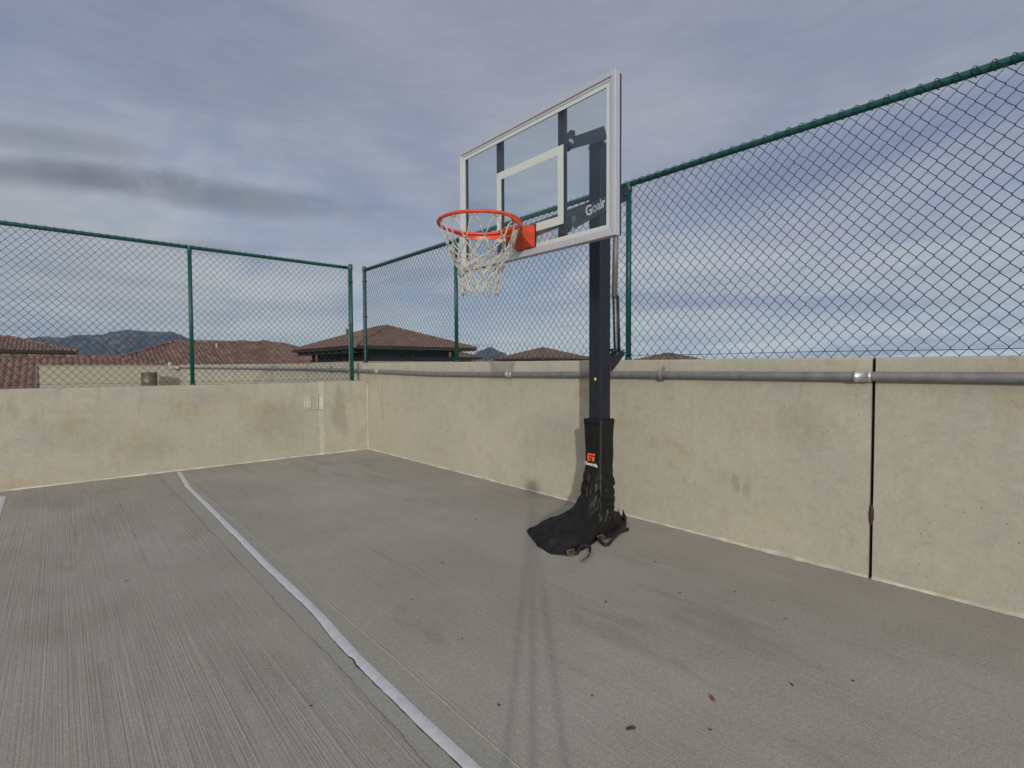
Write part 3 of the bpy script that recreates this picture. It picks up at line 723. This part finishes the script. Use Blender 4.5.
strap([(2.68, 2.17, .03), (2.63, 2.10, .012), (2.635, 2.055, .01), (2.75, 2.10, .012), (2.90, 2.15, .02), (3.0, 2.195, .03)])
for bx, by in ((2.335, 2.10), (2.69, 2.15)):
    mb = MB(); c = Vector((bx, by, .022)); q = [c + Vector(v) for v in ((-.03, -.004, -.008), (.026, -.006, -.006), (.03, .01, .014), (-.026, .012, .012))]
    mb.tube(q, .006, 6, closed=True); mb.tube([(q[0] + q[3]) / 2, (q[1] + q[2]) / 2], .004, 6); mb.build('buckle', M['buckle'], pad)
mb = MB(); mb.tube([(2.30, 2.15, .008), (2.34, 2.11, .012), (2.37, 2.118, .010), (2.40, 2.13, .012)], .009, 6, flat=.5); mb.build('webbing_end', M['strap'], pad)

# ------------------------------------------------------------------ litter on the deck
def crumb(x, y, s, seed, mat, label, cat='leaf crumb', group=None, name='leaf_crumb', lift=.35):
    mb = MB(); n = 9; rows = []; r_ = random.Random(seed); rot = r_.random() * 6.28
    for j, q in enumerate((1, .6, .15)):
        row = []
        for k in range(n):
            a = 2 * math.pi * k / n; rr = s * q * (1 + .35 * math.sin(a * 2 + seed) + .2 * r_.uniform(-1, 1)) * (1 if abs(math.cos(a)) > .5 else .6)
            X = rr * math.cos(a); Y = rr * math.sin(a)
            row.append((x + X * math.cos(rot) - Y * math.sin(rot), y + X * math.sin(rot) + Y * math.cos(rot), .002 + s * lift * (1 - q) + s * .15 * (1 + math.sin(a * 2)) * q))
        rows.append(row)
    mb.grid(rows, closed=True); o = mb.build(name, mat, origin=(x, y, 0)); m = o.modifiers.new('t', 'SOLIDIFY'); m.thickness = .0015
    return tag(o, label, cat, group)
SP = [(2.359, 3.093, .013), (1.683, 2.543, .011), (1.299, 2.235, .009), (1.268, 1.767, .009), (1.109, 1.331, .011), (.623, 1.76, .008), (1.386, 1.148, .008), (2.636, 1.702, .014), (2.366, 1.38, .012), (2.587, 1.197, .012),
      (2.003, 1.571, .014), (2.626, 1.024, .009), (2.482, .909, .010), (1.978, .702, .013), (2.171, .561, .010), (1.535, .786, .010), (.247, 3.493, .012), (1.153, 4.298, .012)]
for i, (x, y, s) in enumerate(SP):
    crumb(x, y, s * .5, i + 1, M['leaf'], 'tiny dark leaf crumb lying on the grey concrete deck', group='leaf crumbs scattered on the deck')
crumb(1.686, .857, .014, 31, M['leaf_o'], 'small orange brown dry leaf on the deck, lower right of the pole', 'leaf', name='dry_leaf')
crumb(1.350, .958, .013, 40, M['leaf'], 'largest dark curled leaf on the deck near the bottom edge of the photo', 'leaf', name='dry_leaf')

# ------------------------------------------------------------------ tripod that stands under the camera (its shadow shows)
AZ = R(43.65); fu = Vector((math.sin(AZ), math.cos(AZ), 0)); rv = Vector((math.cos(AZ), -math.sin(AZ), 0))
tp = thing('camera_tripod', (0, 0, 0), 'slim black camera tripod casting the long three legged shadow', 'tripod')
hub = Vector((0, 0, .97)) - fu * .05
def P3(u, v, z): return fu * u + rv * v + Vector((0, 0, z))
for u, v in ((-.10, -.125), (.14, .0), (-.10, .150)):
    mb = MB(); f = P3(u, v, .005); mb.tube([f, f.lerp(hub, .5), hub + (f - hub) * .02], [.010, .012, .014], 10); o = mb.build('leg', M['black'], tp)
    mb = MB(); mb.tube([f + Vector((0, 0, -.003)), f + Vector((0, 0, .03))], .015, 10); mb.build('foot_pad', M['black'], o)
mb = MB(); mb.tube([hub + Vector((0, 0, -.55)), hub + Vector((0, 0, .10))], .010, 12); mb.build('centre_column', M['black'], tp)
mb = MB(); c = hub + Vector((0, 0, .155)) - fu * .035; mb.grid([[(c.x + r * math.cos(2 * math.pi * k / 24), c.y + r * math.sin(2 * math.pi * k / 24), c.z + z) for k in range(24)] for r, z in ((0, -.06), (.05, -.06), (.062, -.04), (.062, .05), (.05, .075), (0, .08))], closed=True)
mb.build('camera_head', M['black'], tp)

# ------------------------------------------------------------------ tiled roofs beyond
def roof_plane(mb, poly, tile=.205, course=.34, hump=.05, step=.010, ns=6):
    """poly: 3d corners, first edge is the eave"""
    P = [Vector(p) for p in poly]; O = P[0]; sx = (P[1] - P[0]).normalized(); n = None
    n = sx.cross(P[2] - P[0]).normalized()
    if n.z < 0: n = -n
    tx = n.cross(sx).normalized()
    if tx.z < 0: tx = -tx
    q = [((p - O).dot(sx), (p - O).dot(tx)) for p in P]
    s0 = min(a for a, b in q); s1 = max(a for a, b in q); cols = []
    N = max(2, int((s1 - s0) / tile * ns)); t_max = max(b for a, b in q); K = int(t_max / course) + 1
    def span(s):
        ts = []
        for i in range(len(q)):
            (a, b), (c, d) = q[i], q[(i + 1) % len(q)]
            if abs(a - c) < 1e-9:
                if abs(s - a) < 1e-6: ts += [b, d]
                continue
            u = (s - a) / (c - a)
            if -1e-6 <= u <= 1 + 1e-6: ts.append(b + (d - b) * u)
        return (min(ts), max(ts)) if ts else (0, 0)
    base = len(mb.v)
    for i in range(N + 1):
        s = s0 + (s1 - s0) * i / N; lo, hi = span(min(max(s, s0 + 1e-5), s1 - 1e-5))
        h = hump * (abs(math.cos(math.pi * s / tile)) ** .8)
        for k in range(K):
            for e in (0, 1):
                tt = min(max((k + e) * course, lo), hi)
                jit = .006 * noise.noise((math.floor(s / tile), k, 2))
                mb.v.append(tuple(O + sx * s + tx * tt + n * (h + (step if e == 0 else 0) + jit)))
    M2 = 2 * K
    for i in range(N):
        for k in range(M2 - 1):
            a, b, c, d = base + i * M2 + k, base + (i + 1) * M2 + k, base + (i + 1) * M2 + k + 1, base + i * M2 + k + 1
            if (Vector(mb.v[a]) - Vector(mb.v[d])).length + (Vector(mb.v[b]) - Vector(mb.v[c])).length < .02: continue
            mb.f.append((a, b, c, d)); mb.sm.append(False)
def hip_cap(mb, a, b):
    a = Vector(a); b = Vector(b); L = (b - a).length; n = max(2, int(L / .4)); up = Vector((0, 0, .02))
    for i in range(n):
        p = a.lerp(b, i / n) + up; q = a.lerp(b, (i + 1.08) / n) + up
        mb.tube([p, q], [.11, .09], 8)
def hip_house(name, label, x0, x1, y0, y1, ze, zr, wall_in=.6, mat='tileA', band=0, detail=6, loc=None, parent=None, wmat='stucco'):
    root = parent or thing(name, ((x0 + x1) / 2, (y0 + y1) / 2, -9), label, 'house')
    wx, wy = x1 - x0, y1 - y0; h = min(wx, wy) / 2
    if wx >= wy: a = (x0 + h, y0 + h, zr); b = (x1 - h, y0 + h, zr)
    else: a = (x0 + h, y0 + h, zr); b = (x0 + h, y1 - h, zr)
    c00, c10, c11, c01 = (x0, y0, ze), (x1, y0, ze), (x1, y1, ze), (x0, y1, ze)
    mb = MB()
    if wx >= wy: planes = [[c00, c10, b, a], [c11, c01, a, b], [c01, c00, a], [c10, c11, b]]; hips = [(c00, a), (c01, a), (c10, b), (c11, b), (a, b)]
    else: planes = [[c01, c00, a, b], [c10, c11, b, a], [c00, c10, a], [c11, c01, b]]; hips = [(c00, a), (c10, a), (c01, b), (c11, b), (a, b)]
    for p in planes: roof_plane(mb, p, ns=detail)
    for p, q in hips:
        if (Vector(p) - Vector(q)).length > .3: hip_cap(mb, p, q)
    rf = mb.build('roof', M[mat], root)
    mb = MB(); mb.box((x0 + .04, y0 + .04, ze - .12), (x1 - .04, y1 - .04, ze + .012)); mb.build('fascia', M['fascia'], rf)
    wi = wall_in; mb = MB(); top = ze - .12 - band
    mb.box((x0 + wi, y0 + wi, -8.99), (x1 - wi, y1 - wi, top)); mb.build('wall', M[wmat], root)
    if band:
        mb = MB(); mb.box((x0 + wi + .25, y0 + wi + .25, top - .2), (x1 - wi - .25, y1 - wi - .25, ze - .125)); mb.build('shade_band', M['dark'], root)  # dark box and posts stand in for the deep shade under the eave
        nx = max(2, int((x1 - x0 - 2 * wi) / 2.6)); 
        for i in range(nx + 1):
            x = x0 + wi + .1 + (x1 - x0 - 2 * wi - .2) * i / nx; mb = MB(); mb.box((x - .07, y0 + wi, top), (x + .07, y0 + wi + .16, ze - .125)); mb.build('eave_post', M['dark'], root)
        ny = max(2, int((y1 - y0 - 2 * wi) / 2.6))
        for i in range(1, ny + 1):
            y = y0 + wi + .1 + (y1 - y0 - 2 * wi - .2) * i / ny; mb = MB(); mb.box((x0 + wi, y - .07, top), (x0 + wi + .16, y + .07, ze - .125)); mb.build('eave_post', M['dark'], root)
    return root
A = hip_house('house', 'brown tiled hip roof house with dark eave at the far left edge', -15, .95, 45, 51.8, 2.36, 3.36, .7, band=0)
B = hip_house('house', 'large house with wide reddish brown barrel tiled roof behind the cream wall', .4, 16.4, 31.5, 41.5, 1.0, 2.82)
hip_house('house', None, -16, 7.9, 24, 36.0, -.32, 1.70, parent=B)
mb = MB()
for x, y, z in ((8.9, 33.6, 1.82), (8.2, 34.2, 2.1)):
    mb.hexa([(x, y, z - .3), (x + 1.1, y, z - .3), (x + 1.1, y + 1.2, z - .1), (x, y + 1.2, z - .1), (x + .25, y, z + .10), (x + .85, y, z + .10), (x + .85, y + 1.2, z + .35), (x + .25, y + 1.2, z + .35)])
mb.build('dormer_vent', M['tileC'], B)
mb = MB(); mb.tube([(7.2, 35.2, 2.3), (7.2, 35.2, 2.70)], .06, 10); mb.build('vent_pipe', M['stucco'], B)
C = hip_house('house', 'tiled hip roof house with dark painted shade band under the eave and vent pipe, behind the wall corner', 10.34, 17.5, 22.76, 31.4, 2.20, 3.48, .86, 'tileC', .58)
mb = MB(); mb.tube([(11.05, 25.1, 2.35), (11.05, 25.1, 3.02)], .075, 12); mb.tube([(11.05, 25.1, 3.02), (11.05, 25.1, 3.05), (11.05, 25.1, 3.13), (11.05, 25.1, 3.16)], [.075, .11, .11, .05], 12); mb.build('vent_pipe', M['drum'], C)
for i in range(9): mb = MB(); y = 23.6 + i * .9; mb.box((10.50, y - .05, 1.90), (11.19, y + .05, 2.075)); mb.build('rafter_tail', M['fascia'], C)
hip_house('house', 'small low tiled roof peeking out right of the house with the dark eave band', 18.0, 23.65, 30, 36, 1.88, 2.72, .6, 'tileC')
hip_house('house', 'brown pyramid tiled roof between the second fence post and the pole', 31.9, 38.7, 32.0, 38.8, 1.93, 3.02, .6, 'tileC', 0, 4)
hip_house('house', 'tip of a brown tiled roof just above the wall right of the pole', 46.6, 55.6, 26.9, 35.9, 1.35, 2.66, .6, 'tileC', 0, 4)

# mountains
prof = [(-30, 1.6), (-12, 1.5), (-6, 1.9), (-2.6, 2.04), (-1.76, 2.59), (-.8, 2.72), (.38, 2.66), (1.03, 2.9), (1.94, 2.94), (2.82, 3.0), (3.51, 3.28), (4.78, 3.5), (5.87, 3.43), (7.07, 3.39), (7.99, 3.45), (8.61, 3.2), (9.15, 2.93), (9.79, 2.63), (10.6, 2.35), (11.6, 2.2),
        (12.27, 2.29), (12.93, 2.55), (13.57, 2.81), (14.8, 2.7), (15.88, 2.85), (16.34, 2.7), (17.16, 2.47), (18.09, 2.18), (20, 1.6), (24, 1.2), (34, .9), (36.8, 1.25), (38.02, 1.94), (39.02, 2.27), (40.36, 1.71), (41.5, 1.04), (44, .6), (60, .5), (80, .4)]
def pel(a):
    for (p, q), (r_, s2) in zip(prof, prof[1:]):
        if p <= a <= r_: u = (a - p) / (r_ - p); u = u * u * (3 - 2 * u); return q + (s2 - q) * u
    return .5
mb = MB(); rows = []
NI = 26
for ai in range(0, 1101):
    a = -30 + ai * .1; el = pel(a) + .03 * noise.noise((a * 3.1, 0, 0)) + .035 * noise.noise((a * 5.5, 4, 0)) + .03 * noise.noise((a * 14, 1, 0)); zc = CAM_H + 3000 * math.tan(R(el)); row = []
    for i in range(NI + 1):
        u = i / NI; rr = 2350 + 650 * u
        if u < 1:
            rg = 1 - abs(noise.noise((a * 1.1, u * 2.2, 3))) * 2; rg2 = 1 - abs(noise.noise((a * 3.3, u * 4, 8))) * 2
            z = -9 + (zc + 9) * (u ** .85) * (1 - .22 * (1 - u) * 2 * (1 - rg)) - 10 * (1 - rg2) * u * (1 - u) * 2
            rr += 60 * rg * (1 - u)
        else: z = zc
        row.append((rr * math.sin(R(a)), rr * math.cos(R(a)), z))
    row.append((3350 * math.sin(R(a)), 3350 * math.cos(R(a)), -9)); rows.append(row)
mb.grid(rows); tag(mb.build('mountains', M['hill']), kind='structure')

# haze
HZ = 3500
mb = MB(); mb.box((-HZ, -HZ, -10), (HZ, HZ, 215))
hz = mb.build('haze', None) if False else None
m = bpy.data.materials.new('thin_air'); m.use_nodes = True; nt = m.node_tree; nt.nodes.clear()
o_ = nt.nodes.new('ShaderNodeOutputMaterial'); pv = nt.nodes.new('ShaderNodeVolumePrincipled')
pv.inputs['Color'].default_value = (.45, .66, 1.0, 1); pv.inputs['Density'].default_value = 1.15e-4; pv.inputs['Anisotropy'].default_value = .2
nt.links.new(pv.outputs[0], o_.inputs['Volume'])
hz = mb.build('haze', m); tag(hz, kind='stuff')

# ------------------------------------------------------------------ light
SUN_EL = R(12.8); SUN_AZ = AZ + math.pi     # direction towards the sun, clockwise from +Y
sd = Vector((math.sin(SUN_AZ) * math.cos(SUN_EL), math.cos(SUN_AZ) * math.cos(SUN_EL), math.sin(SUN_EL)))
ld = bpy.data.lights.new('sun', 'SUN'); ld.energy = 2.05; ld.angle = R(1.0); ld.color = (1, .925, .82)
lo = bpy.data.objects.new('sun', ld); col.objects.link(lo); lo.rotation_euler = sd.to_track_quat('Z', 'Y').to_euler(); lo.location = sd * 50

w = bpy.data.worlds.new('World'); sc.world = w; w.use_nodes = True
T = NT.__new__(NT); T.t = w.node_tree; T.n = w.node_tree.nodes; T.n.clear(); T.tc = T.n.new('ShaderNodeTexCoord')
G = T.tc.outputs['Generated']
sky = T.n.new('ShaderNodeTexSky'); sky.sky_type = 'NISHITA'; sky.sun_disc = False; sky.sun_elevation = SUN_EL; sky.sun_rotation = SUN_AZ; sky.air_density = 1; sky.dust_density = 1; sky.ozone_density = 1.5
sx = T.n.new('ShaderNodeSeparateXYZ'); T.link(G, sx.inputs[0]); X, Y, Z = sx.outputs
az = T.math('ARCTAN2', X, Y); el = T.math('ARCSINE', Z)
zz = T.math('ADD', T.math('MAXIMUM', Z, 0.), .10)
u = T.math('DIVIDE', X, zz); v = T.math('DIVIDE', Y, zz)
cx = T.n.new('ShaderNodeCombineXYZ'); T.link(u, cx.inputs[0]); T.link(v, cx.inputs[1])
pl = cx.outputs[0]
ca = T.n.new('ShaderNodeCombineXYZ'); T.link(T.math('MULTIPLY', az, 1.), ca.inputs[0]); T.link(T.math('MULTIPLY', el, 3.6), ca.inputs[1])
ae = ca.outputs[0]
STR = .1
def S10(c): return tuple(x / STR for x in c)
n1 = T.noise(.55, 7, .55, T.mapping((1, 1, 1), (3.1, 1.7, 0), (0, 0, R(20)), pl), .4)
n2 = T.noise(1.1, 6, .6, T.mapping((1, .45, 1), (0.4, 7.7, 0), (0, 0, R(-48)), pl), .5)
n3 = T.noise(2.6, 7, .6, T.mapping((1, 1, 1), (1.2, .5, 0), (0, 0, R(-6)), ae), .3)
# veil of high cloud: lavender grey aloft, paler to the horizon
veil = T.ramp(T.rng(el, 0., 1.0, 0., 1., False), [(0, S10((.54, .60, .64))), (.10, S10((.43, .465, .52))), (.30, S10((.32, .345, .42))), (.55, S10((.245, .265, .345))), (.75, S10((.24, .26, .34))), (1, S10((.50, .515, .55)))])  # last stop: zenith out of view, brightened to light the deck
grey = T.math('MULTIPLY', T.rng(az, .1, .7, 1., 0.), T.rng(el, .1, .35, 1., 0.))
veil = T.mix(T.math('MULTIPLY', grey, .6), veil, S10((.385, .395, .42)))
light = T.mix(T.rng(n1, .40, .64, 0., 1.), T.mix(1., veil, (.82, .86, .93), 'MULTIPLY'), T.mix(1., veil, (1.18, 1.15, 1.10), 'MULTIPLY'))
blue = T.mix(.35, S10((.175, .245, .41)), sky.outputs[0])
gap = T.math('MULTIPLY', T.rng(n2, .50, .68, 0., .6), T.rng(el, .02, .9, 1., .5))
c = T.mix(gap, light, blue)
# bands of darker cloud
dk = T.rng(n3, .54, .70, 0., .3)
c = T.mix(T.math('MULTIPLY', dk, T.rng(el, .03, .5, .9, .35)), c, S10((.20, .21, .27)))
# the long dark streak over the left fence
SKY_CLOUDS = [
    (0.0192, 0.2777, 0.1214, 0.0214, 0.1642, (0.125, 0.13, 0.155), 0.62),
    (0.219, 0.2796, 0.2079, 0.023, 0.0037, (0.13, 0.135, 0.16), 0.6),
    (0.0093, 0.3182, 0.106, 0.0181, 0.1031, (0.17, 0.175, 0.205), 0.45),
    (0.0015, 0.2302, 0.0994, 0.0298, 0.1316, (0.36, 0.365, 0.41), 0.5),
    (0.0384, 0.1404, 0.1533, 0.0865, -0.2412, (0.4, 0.42, 0.45), 0.55),
    (0.2028, 0.2021, 0.0718, 0.0112, 0.0417, (0.2, 0.21, 0.25), 0.5),
    (0.5614, 0.526, 0.2412, 0.0599, -0.3181, (0.33, 0.335, 0.4), 0.5),
    (0.2085, 0.4548, 0.1714, 0.0516, 0.0546, (0.2, 0.225, 0.305), 0.45),
    (0.4032, 0.2179, 0.2096, 0.0599, -0.0745, (0.27, 0.315, 0.41), 0.5),
    (0.5402, 0.3207, 0.1144, 0.0367, -0.4911, (0.35, 0.365, 0.43), 0.45),
    (1.0026, 0.4195, 0.1115, 0.0589, -0.0031, (0.36, 0.355, 0.43), 0.55),
    (1.3083, 0.3331, 0.2706, 0.0363, 0.1408, (0.17, 0.215, 0.35), 0.6),
    (1.2992, 0.4748, 0.2655, 0.066, -0.163, (0.21, 0.24, 0.335), 0.6),
    (1.3232, 0.2283, 0.2558, 0.0663, 0.2392, (0.37, 0.375, 0.46), 0.5),
    (0.8936, 0.0658, 0.1171, 0.0417, -0.0785, (0.48, 0.51, 0.51), 0.5),
    (1.0659, 0.0921, 0.1586, 0.0163, 0.0275, (0.5, 0.52, 0.55), 0.5),
    (1.1887, 0.1091, 0.262, 0.0153, -0.0818, (0.24, 0.27, 0.38), 0.5),
    (1.3828, 0.0606, 0.1844, 0.0137, -0.006, (0.3, 0.35, 0.46), 0.4),
    (1.393, 0.1646, 0.1706, 0.0176, -0.2021, (0.42, 0.44, 0.5), 0.4),
    (1.4286, 0.1144, 0.1209, 0.0131, -0.0556, (0.46, 0.49, 0.53), 0.4),
    (1.4111, 0.1382, 0.1439, 0.0102, -0.0793, (0.27, 0.32, 0.43), 0.4),
    (0.0442, 0.141, 0.1312, 0.0118, -0.0616, (0.28, 0.3, 0.36), 0.4),
    (0.2838, 0.0631, 0.158, 0.0244, -0.0149, (0.5, 0.53, 0.55), 0.4),
]
wn = T.math('SUBTRACT', T.noise(7, 9, .68, T.mapping((1, .62, 1), (1.3, .4, 0), (0, 0, R(4)), ae), .35), .5)
wn2 = T.math('SUBTRACT', T.noise(2.4, 5, .6, T.mapping((1, 1, 1), (6.3, 2.4, 0), (0, 0, 0), ae), .3), .5)
wob_ = T.math('ADD', T.math('MULTIPLY', wn, 2.6), T.math('MULTIPLY', wn2, 1.4))
# each cloud: azimuth, elevation, half length, half height, tilt (radians), tone, cover
for (a0, e0, hl, hh, tl, tone, cov) in SKY_CLOUDS:
    dx = T.math('SUBTRACT', az, a0); dy = T.math('SUBTRACT', el, e0)
    p = T.math('DIVIDE', T.math('ADD', T.math('MULTIPLY', dx, math.cos(tl)), T.math('MULTIPLY', dy, math.sin(tl))), hl)
    q = T.math('DIVIDE', T.math('SUBTRACT', T.math('MULTIPLY', dy, math.cos(tl)), T.math('MULTIPLY', dx, math.sin(tl))), hh)
    d = T.math('ADD', T.math('ADD', T.math('MULTIPLY', p, p), T.math('MULTIPLY', q, q)), wob_)
    c = T.mix(T.math('MULTIPLY', T.rng(d, -.3, 2.0, 1., 0.), cov), c, S10(tone))
# bright low cloud bank ahead
bk = T.math('MULTIPLY', T.rng(T.noise(3.2, 6, .6, T.mapping((1, 1.6, 1), (4, 1, 0), (0, 0, 0), ae)), .42, .62), T.rng(el, .02, .16, 1., 0.))
c = T.mix(T.math('MULTIPLY', bk, .5), c, S10((.60, .63, .62)))
# glow added round the low sun behind the viewer, to light walls and deck
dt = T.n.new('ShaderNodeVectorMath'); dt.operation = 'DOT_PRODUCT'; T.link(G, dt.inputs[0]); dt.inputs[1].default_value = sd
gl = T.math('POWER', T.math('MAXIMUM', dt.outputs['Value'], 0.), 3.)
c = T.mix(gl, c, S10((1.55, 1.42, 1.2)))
rip = T.noise(9, 9, .7, T.mapping((1, 1.5, 1), (2.2, 5.1, 0), (0, 0, R(-14)), ae), .6)
c = T.mix(.38, c, T.ramp(rip, [(.34, (.86, .88, .92)), (.66, (1.12, 1.10, 1.08))]), 'MULTIPLY')
c = T.mix(1., c, (1.06, 1.09, 1.085), 'MULTIPLY')
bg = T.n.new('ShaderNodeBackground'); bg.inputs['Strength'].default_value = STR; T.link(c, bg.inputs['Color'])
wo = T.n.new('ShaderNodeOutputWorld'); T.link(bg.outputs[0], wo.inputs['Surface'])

# ------------------------------------------------------------------ camera
yaw, pitch, roll = R(41.457), R(1.868), R(-.258)
F = Vector((math.sin(yaw) * math.cos(pitch), math.cos(yaw) * math.cos(pitch), -math.sin(pitch)))
Rt = Vector((math.cos(yaw), -math.sin(yaw), 0)); U = Rt.cross(F)
R2 = Rt * math.cos(roll) + U * math.sin(roll); U2 = -Rt * math.sin(roll) + U * math.cos(roll)
cd = bpy.data.cameras.new('camera'); cam = bpy.data.objects.new('camera', cd); col.objects.link(cam)
cd.sensor_width = 36; cd.lens = 512.42 / 1024 * 36; cd.clip_start = .02; cd.clip_end = 30000
mt = Matrix(((R2.x, U2.x, -F.x, 0), (R2.y, U2.y, -F.y, 0), (R2.z, U2.z, -F.z, CAM_H), (0, 0, 0, 1))); cam.matrix_world = mt
sc.camera = cam
sc.view_settings.view_transform = 'Standard'; sc.view_settings.look = 'None'; sc.view_settings.exposure = 0; sc.view_settings.gamma = 1
sc.cycles.use_denoising = True; sc.cycles.max_bounces = 8; sc.cycles.transparent_max_bounces = 16; sc.cycles.volume_bounces = 0
